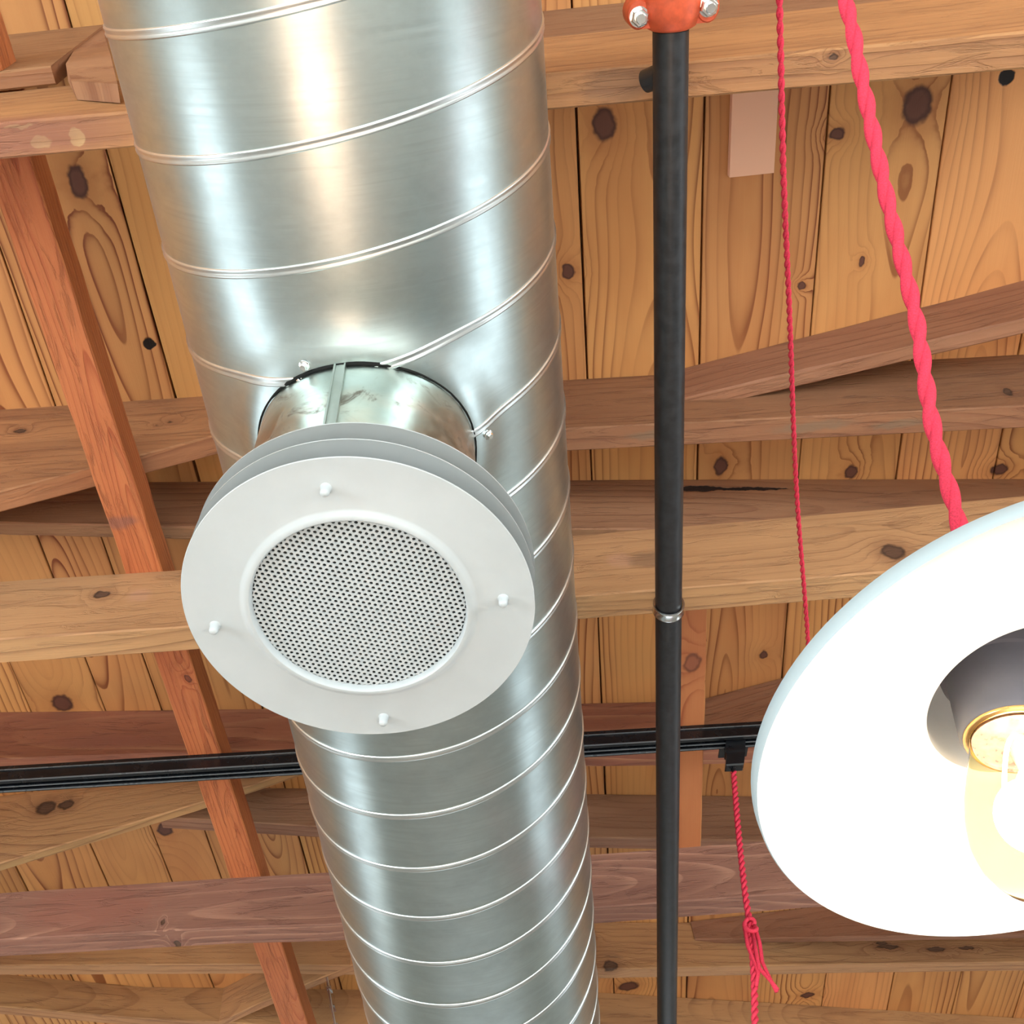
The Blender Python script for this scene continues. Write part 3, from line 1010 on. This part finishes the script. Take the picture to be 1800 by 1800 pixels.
shift(m, (PX, -1.2, PZ - PR)).build('side_stub', M_blackpipe, pipe, auto=40)  # short black stub at the pipe's upper left

coup = empty('pipe_coupling', (PX, 0.12, PZ - 0.03), 'orange grooved pipe coupling with two bright bolts at the top of the black pipe', 'coupling')
org = Vector((PX, 0.12, PZ - 0.03))
m = MB()
cy0, cy1 = 0.130, 0.202
# two housing halves: ring section with tapered shoulders
yc = (cy0 + cy1) / 2 - 0.006
RY = Matrix.Translation((PX, 0, PZ)) @ Matrix.Rotation(-PI / 2, 4, 'X')
m.lathe([(PR - 0.001, cy0 - 0.012), (0.0240, cy0 - 0.012), (0.0285, cy0 - 0.004), (0.0300, yc - 0.010), (0.0300, yc + 0.012), (0.0285, cy1 - 0.012), (0.0245, cy1 - 0.001), (0.0190, cy1 + 0.002), (PR - 0.001, cy1 + 0.001)], 48, RY)
shift(m, org).build('housing', M_orange, coup, auto=50)
for sx in (-1, 1):
    m = MB()
    # lug: rounded pad reaching out sideways, horizontal split
    xc = PX + sx * 0.0335
    yy = 0.186
    n = 24
    pts_ = []
    hw = 0.0115
    for i in range(n):
        a = 2 * PI * i / n
        pts_.append((xc + hw * math.cos(a), yy + 0.014 * math.sin(a)))
    vsl, fsl = [], []
    for zz, k in ((PZ - 0.0125, 0.88), (PZ - 0.0105, 1.0), (PZ + 0.012, 1.0), (PZ + 0.014, 0.9)):
        for (px_, py_) in pts_:
            vsl.append((xc + (px_ - xc) * k, yy + (py_ - yy) * k, zz))
    for j in range(3):
        for i in range(n):
            i2 = (i + 1) % n
            fsl.append((j * n + i, j * n + i2, (j + 1) * n + i2, (j + 1) * n + i))
    fsl.append(tuple(range(n - 1, -1, -1)))
    fsl.append(tuple(3 * n + i for i in range(n)))
    m.add(vsl, fsl)
    # web joining the lug to the housing
    x_in, x_out = PX + sx * 0.014, PX + sx * 0.034
    m.box((min(x_in, x_out), yy - 0.0135, PZ - 0.011), (max(x_in, x_out), yy + 0.0135, PZ + 0.011))
    shift(m, org).build('lug', M_orange, coup, auto=40)
    m = MB()
    Mt = Matrix.Translation((xc, yy - (0.001 if sx > 0 else -0.002), PZ - 0.0125)) @ Matrix.Rotation(PI, 4, 'X')
    m.lathe([(0.0095, 0), (0.0095, 0.0008)], 24, Mt, cap1=True)
    m.lathe([(0.0088, 0.0006), (0.0088, 0.0065), (0.0076, 0.0075)], 6, Mt @ Matrix.Rotation(0.3, 4, 'Z'), cap1=True)
    m.lathe([(0.0052, 0.007), (0.0052, 0.0115), (0.0044, 0.0122)], 20, Mt, cap1=True)
    shift(m, org).build('bolt', M_zinc, coup, auto=35)

hang = empty('pipe_clamp', (PX, 0.925, PZ - PR), 'small silver pipe clamp ring around the black pipe under the beam', 'clamp')
org = Vector((PX, 0.925, PZ - PR))
m = MB()
Mh = Matrix.Translation((PX, 0.925, PZ)) @ Matrix.Rotation(-PI / 2 + 0.20, 4, 'X')
m.lathe([(PR + 0.0015, -0.0075), (PR + 0.0032, -0.0075), (PR + 0.0036, -0.0066), (PR + 0.0032, -0.005), (PR + 0.0032, 0.005), (PR + 0.0036, 0.0066), (PR + 0.0032, 0.0075), (PR + 0.0015, 0.0075), (PR + 0.0015, -0.0075)], 48, Mh)
shift(m, org).build('ring', M_zinc, hang, auto=40)
m = MB()
m.tube([(PX, 0.928, PZ + PR + 0.002), (PX + 0.008, 0.955, PZ + 0.075), (PX + 0.014, 0.995, EYE + 1.2235)], 0.004, 8)
m.box((PX + 0.004, 0.990, EYE + 1.2225), (PX + 0.022, 1.014, EYE + 1.2255))
shift(m, org).build('hanger_strap', M_zinc, hang)

# ------------------------------------------------------------------ light track with adapters
A_, B_ = Vector((-0.855, 1.314, 0)), Vector((0.472, 1.431, 0))
dv = (B_ - A_).normalized()
ang = math.atan2(dv.y, dv.x)
TZ = EYE + 1.345
org = Vector((A_.x - 1.6 * dv.x, A_.y - 1.6 * dv.y, TZ))
track = empty('light_track', org, 'black ribbed light track crossing the ceiling horizontally behind the duct', 'light track')
track.rotation_euler = (0, 0, ang)
LEN = 4.4
W, H = 0.0290, 0.035


def extr(profile, length, name, mat, parent, x0=0.0):
    n = len(profile)
    v = [(x0, y_, z_) for y_, z_ in profile] + [(x0 + length, y_, z_) for y_, z_ in profile]
    f = [(i, (i + 1) % n, n + (i + 1) % n, n + i) for i in range(n)]
    f = [tuple(reversed(q)) for q in f]
    f += [tuple(range(n)), tuple(range(2 * n - 1, n - 1, -1))]
    return link_mesh(name, v, f, mat, parent)


# section in (y, z), near side y = 0; two channels in the underside, ribs on the face
prof = [(0, H), (0, 0.026), (-0.0012, 0.0255), (-0.0012, 0.0235), (0, 0.023), (0, 0.004), (0.0010, 0.0), (0.0065, 0.0), (0.0065, 0.007), (0.0125, 0.007), (0.0125, 0.0),
        (0.0150, 0.0), (0.0150, 0.007), (0.0210, 0.007), (0.0210, 0.0), (W - 0.001, 0.0), (W, 0.002), (W, H)]
extr(prof, LEN, 'track_body', M_track, track)
for (y_, z_, nm) in ((-0.0014, 0.0245, 'highlight_line'), (-0.0004, 0.0008, 'highlight_line'), (0.0135, -0.0004, 'highlight_line'), (0.0240, -0.0004, 'highlight_line')):
    mb = MB()
    mb.box((0, y_ - 0.0010, z_ - 0.0010), (LEN, y_ + 0.0008, z_ + 0.0008))
    mb.build(nm, M_trackedge, track)


def strand_cord(pts, r_s, off, pitch, mb1, mb2, n=7):
    """two yarn strands twisted round a smooth path"""
    P = [Vector(p) for p in pts]
    # Catmull-Rom resample
    dense = []
    for i in range(len(P) - 1):
        p0, p1, p2, p3 = P[max(i - 1, 0)], P[i], P[i + 1], P[min(i + 2, len(P) - 1)]
        k = max(2, int((p2 - p1).length / (pitch / 14)))
        for j in range(k):
            t = j / k
            dense.append(0.5 * ((2 * p1) + (p2 - p0) * t + (2 * p0 - 5 * p1 + 4 * p2 - p3) * t * t + (3 * p1 - p0 - 3 * p2 + p3) * t ** 3))
    dense.append(P[-1])
    s = 0
    a1, a2 = [], []
    nrm = Vector((1, 0, 0))
    for k, p in enumerate(dense):
        if k:
            s += (p - dense[k - 1]).length
        t = (dense[min(k + 1, len(dense) - 1)] - dense[max(k - 1, 0)]).normalized()
        nrm = (nrm - t * nrm.dot(t)).normalized()
        bn = t.cross(nrm)
        a = s / pitch * 2 * PI
        d = (nrm * math.cos(a) + bn * math.sin(a)) * off
        a1.append(p + d)
        a2.append(p - d)
    mb1.tube(a1, r_s, n)
    mb2.tube(a2, r_s, n)


def cord(parent, org, pts, r_s, off, pitch, name='cord'):
    a, b = MB(), MB()
    strand_cord(pts, r_s, off, pitch, a, b)
    a.f += [tuple(i + len(a.v) for i in f) for f in b.f]
    a.v += b.v
    return shift(a, org).build(name, M_red, parent, True)


# adapter with its hanging cord
org = Vector((0.404, 1.44, EYE + 1.284))
ad = empty('track_adapter_cord', org, 'black track plug with a knotted red cord hanging from it, left of the pendant shade', 'cord')
m = MB()
Mz = Matrix.Translation((0.4125, 1.448, TZ)) @ Matrix.Rotation(ang, 4, 'Z')
m.box((-0.026, 0.001, -0.0012), (0.026, 0.027, 0.002), Mz)
v0 = []
for (hx0, hx1, y0_, y1_, z_) in ((-0.0125, 0.0150, -0.012, 0.008, 0.003), (-0.0125, 0.0150, -0.012, 0.008, -0.022), (-0.0105, 0.0150, -0.011, 0.007, -0.026), (-0.0112, 0.0140, -0.011, 0.007, -0.052), (-0.0095, 0.0125, -0.009, 0.005, -0.0545)):
    dx_ = z_ * 0.30
    v0 += [Mz @ Vector((hx0 * 1.3 + dx_, y0_, z_)), Mz @ Vector((hx1 * 1.3 + dx_, y0_, z_)), Mz @ Vector((hx1 * 1.3 + dx_, y1_, z_)), Mz @ Vector((hx0 * 1.3 + dx_, y1_, z_))]
ff = [(0, 1, 2, 3)]
for j in range(4):
    for i in range(4):
        i2 = (i + 1) % 4
        ff.append((j * 4 + i, (j + 1) * 4 + i, (j + 1) * 4 + i2, j * 4 + i2))
ff.append((19, 18, 17, 16))
m.add(v0, ff)
shift(m, org).build('plug', M_black, ad)
m = MB()
m.tube([(0.3975, 1.446, EYE + 1.292), (0.394, 1.446, EYE + 1.276)], [0.0055, 0.0028], 12)
shift(m, org).build('cord_grip', M_black, ad, auto=40)
cord(ad, org, [(0.3955, 1.446, EYE + 1.284), (0.3800, 1.445, EYE + 1.210), (0.3655, 1.445, EYE + 1.1354), (0.3483, 1.445, EYE + 1.0389), (0.338, 1.445, EYE + 0.972),
               (0.322, 1.445, EYE + 0.8968), (0.3042, 1.445, EYE + 0.8294), (0.28, 1.445, EYE + 0.74), (0.2, 1.445, EYE + 0.45)], 0.0030, 0.0024, 0.024)
# the knot and its loose ends
kx, kz = 0.3385, EYE + 0.977
a = []
for i in range(60):
    t = i / 59 * 2 * PI * 2.0
    a.append((kx + 0.0085 * math.sin(t) + 0.003 * math.sin(3 * t), 1.442 - 0.006 * math.cos(t), kz + 0.010 * math.sin(t * 0.5 + 0.5) + 0.006 * math.cos(2.5 * t)))
m = MB()
m.tube(a, 0.0032, 8)
m.tube([(kx - 0.008, 1.441, kz + 0.004), (kx - 0.012, 1.441, kz - 0.03), (kx - 0.009, 1.441, kz - 0.075), (kx - 0.018, 1.441, kz - 0.095)], 0.0030, 8)
m.tube([(kx + 0.007, 1.440, kz + 0.002), (kx + 0.006, 1.440, kz - 0.03), (kx + 0.001, 1.440, kz - 0.06), (kx + 0.004, 1.440, kz - 0.085), (kx + 0.008, 1.440, kz - 0.108)], 0.0030, 8)
m.tube([(kx + 0.001, 1.439, kz - 0.01), (kx - 0.004, 1.439, kz - 0.05), (kx - 0.006, 1.439, kz - 0.07), (kx + 0.004, 1.439, kz - 0.09), (kx + 0.010, 1.439, kz - 0.106)], 0.0030, 8)
shift(m, org).build('knot', M_red, ad, True)

# thin red cord swagged up from the track
org = Vector((0.511, 1.40, EYE + 1.30))
c2 = empty('swag_cord', org, 'thin red twisted cord rising from behind the pendant shade to the top edge', 'cord')
cord(c2, org, [(0.513, 1.446, EYE + 1.320), (0.511, 1.3599, EYE + 1.2706), (0.4731, 1.1124, EYE + 1.2236 - .03), (0.4377 * .985, 0.817 * .985, EYE + 1.2047 * .985), (0.4198 * .93, 0.5751 * .93, EYE + 1.2286 * .93),
               (0.3855 * .93, 0.3743 * .93, EYE + 1.1838 * .93), (0.3656 * .93, 0.196 * .93, EYE + 1.1686 * .93), (0.32, 0.02, EYE + 1.075), (0.28, -0.2, EYE + 1.10)], 0.0020, 0.0015, 0.026)
m = MB()
m.box((0.495, 1.44, EYE + 1.318), (0.527, 1.458, EYE + 1.3440))
shift(m, org).build('plug', M_black, c2)

# ------------------------------------------------------------------ pendant lamp
LC = Vector((0.3126, 0.4737, EYE + 0.4097))
lamp = empty('pendant_lamp', LC, 'white enamel pendant lamp with lit bulb on a thick red twisted cord', 'lamp')
RL = 0.1732
m = MB()
# outside skin
pout = [(RL - 0.0008, 0.0), (RL, 0.0012), (RL + 0.0002, 0.0095), (RL - 0.0016, 0.0115), (0.155, 0.0170), (0.130, 0.0235), (0.105, 0.0310), (0.085, 0.037), (0.072, 0.043), (0.064, 0.052), (0.062, 0.066),
        (0.062, 0.100), (0.055, 0.110), (0.036, 0.114), (0.018, 0.115)]
m.lathe(pout, 128, cap1=True)
m.build('shade', M_shade_out, lamp, auto=50)
m = MB()
pin = [(RL - 0.0008, 0.0), (RL - 0.0022, 0.0010), (RL - 0.0034, 0.0085), (0.153, 0.0140), (0.128, 0.0210), (0.103, 0.0280), (0.083, 0.0325), (0.068, 0.0350), (0.0615, 0.0355), (0.0590, 0.0375)]
m.lathe(pin, 128)
m.build('shade_lining', M_shade_in, lamp, True)
m = MB()
m.lathe([(0.0590, 0.0375), (0.0575, 0.044), (0.0570, 0.098), (0.050, 0.107), (0.030, 0.110), (0.0, 0.110)], 96)
m.build('lamp_neck', plain('neck_lining', (0.60, 0.58, 0.60), 0.35, 0, 0.5, 0.02), lamp, True)
# lamp holder and bulb hang a little askew in the shade
AXB = Vector((0.290, -0.130, 1.0)).normalized()
SB = Vector((-0.0156, 0.0040, 0.012))
MS = Matrix.Translation(SB) @ AXB.to_track_quat('Z', 'Y').to_matrix().to_4x4()
m = MB()
m.lathe([(0.0, 0.088), (0.034, 0.087), (0.0375, 0.083), (0.0380, 0.048), (0.0372, 0.045), (0.0345, 0.0445), (0.0340, 0.040), (0.0318, 0.004), (0.0300, 0.001), (0.0285, 0.001)], 64, MS)
m.build('socket', M_socket, lamp, auto=50)
m = MB()
m.lathe([(0.0290, 0.0030), (0.0300, 0.0008), (0.0294, -0.0012), (0.0265, -0.0016)], 48, MS)
m.build('socket_rim', M_brass, lamp, True)
m = MB()
m.lathe([(0.0001, -0.0005), (0.0262, -0.0005), (0.0262, -0.0030)], 48, MS)
m.build('bulb_cap', plain('salmon_bulb_cap', (0.13, 0.060, 0.050), 0.3, 0, 0.5, 0.6, 120), lamp)
m = MB()
bp = [(0.0265, 0.002), (0.0272, -0.006), (0.0290, -0.016), (0.0325, -0.030), (0.0350, -0.044), (0.0360, -0.058), (0.0345, -0.072), (0.0300, -0.083), (0.0225, -0.0910), (0.0120, -0.0955), (0.0001, -0.097)]
m.lathe(bp, 64, MS)
sg = NT('bulb_glass')
sg.b.inputs['Base Color'].default_value = (1.0, 0.90, 0.50, 1)
sg.b.inputs['Transmission Weight'].default_value = 1.0
sg.b.inputs['Roughness'].default_value = 0.03
sg.b.inputs['IOR'].default_value = 1.012
bulb = m.build('bulb', sg.m, lamp, True)
m = MB()
hel = []
for i in range(120):
    t = i / 119
    a = t * 2 * PI * 2
    hel.append(MS @ Vector((0.015 * math.cos(a), 0.015 * math.sin(a), -0.008 - 0.055 * (0.5 - 0.5 * math.cos(t * 2 * PI * 4.0)))))
m.tube(hel, 0.0013, 6)
m.build('filament', emit('filament_glow', (1.0, 0.66, 0.32), 45), bulb)
m = MB()
m.lathe([(0.0080, 0.001), (0.0060, -0.001), (0.0050, -0.012), (0.0022, -0.024), (0.0012, -0.03)], 24, MS, cap1=True)
m.build('glass_stem', plain('stem', (0.80, 0.50, 0.38), 0.3), bulb, True)
pl = bpy.data.lights.new('bulb_light', 'POINT')
pl.energy = 27
pl.color = (1.0, 0.975, 0.96)
pl.shadow_soft_size = 0.024
po = bpy.data.objects.new('bulb_light', pl)
C.objects.link(po)
po.location = LC + MS @ Vector((0, 0, -0.05))
m = MB()
m.tube([LC + Vector((0, 0, 0.110)), LC + Vector((0.0, -0.014, 0.132)), LC + Vector((0.001, -0.028, 0.152))], [0.021, 0.020, 0.010], 24)
shift(m, LC).build('cord_grip', M_black, lamp, auto=50)
k = 0.78 / 0.70
cp = [(0.2873, 0.3894, 0.5058), (0.2877, 0.3463, 0.5619), (0.293, 0.2983, 0.6166), (0.2912, 0.2399, 0.677), (0.2892, 0.1773, 0.7355), (0.2867, 0.1337, 0.7728)]
pp = [tuple(LC + Vector((0, -0.012, 0.125)))] + [(x * k, y * k, EYE + z * k) for x, y, z in cp] + [(0.315, 0.07, EYE + 0.97), (0.312, 0.02, EYE + 1.08), (0.31, -0.02, EYE + 1.2)]
cord(lamp, LC, pp, 0.0041, 0.0021, 0.050)
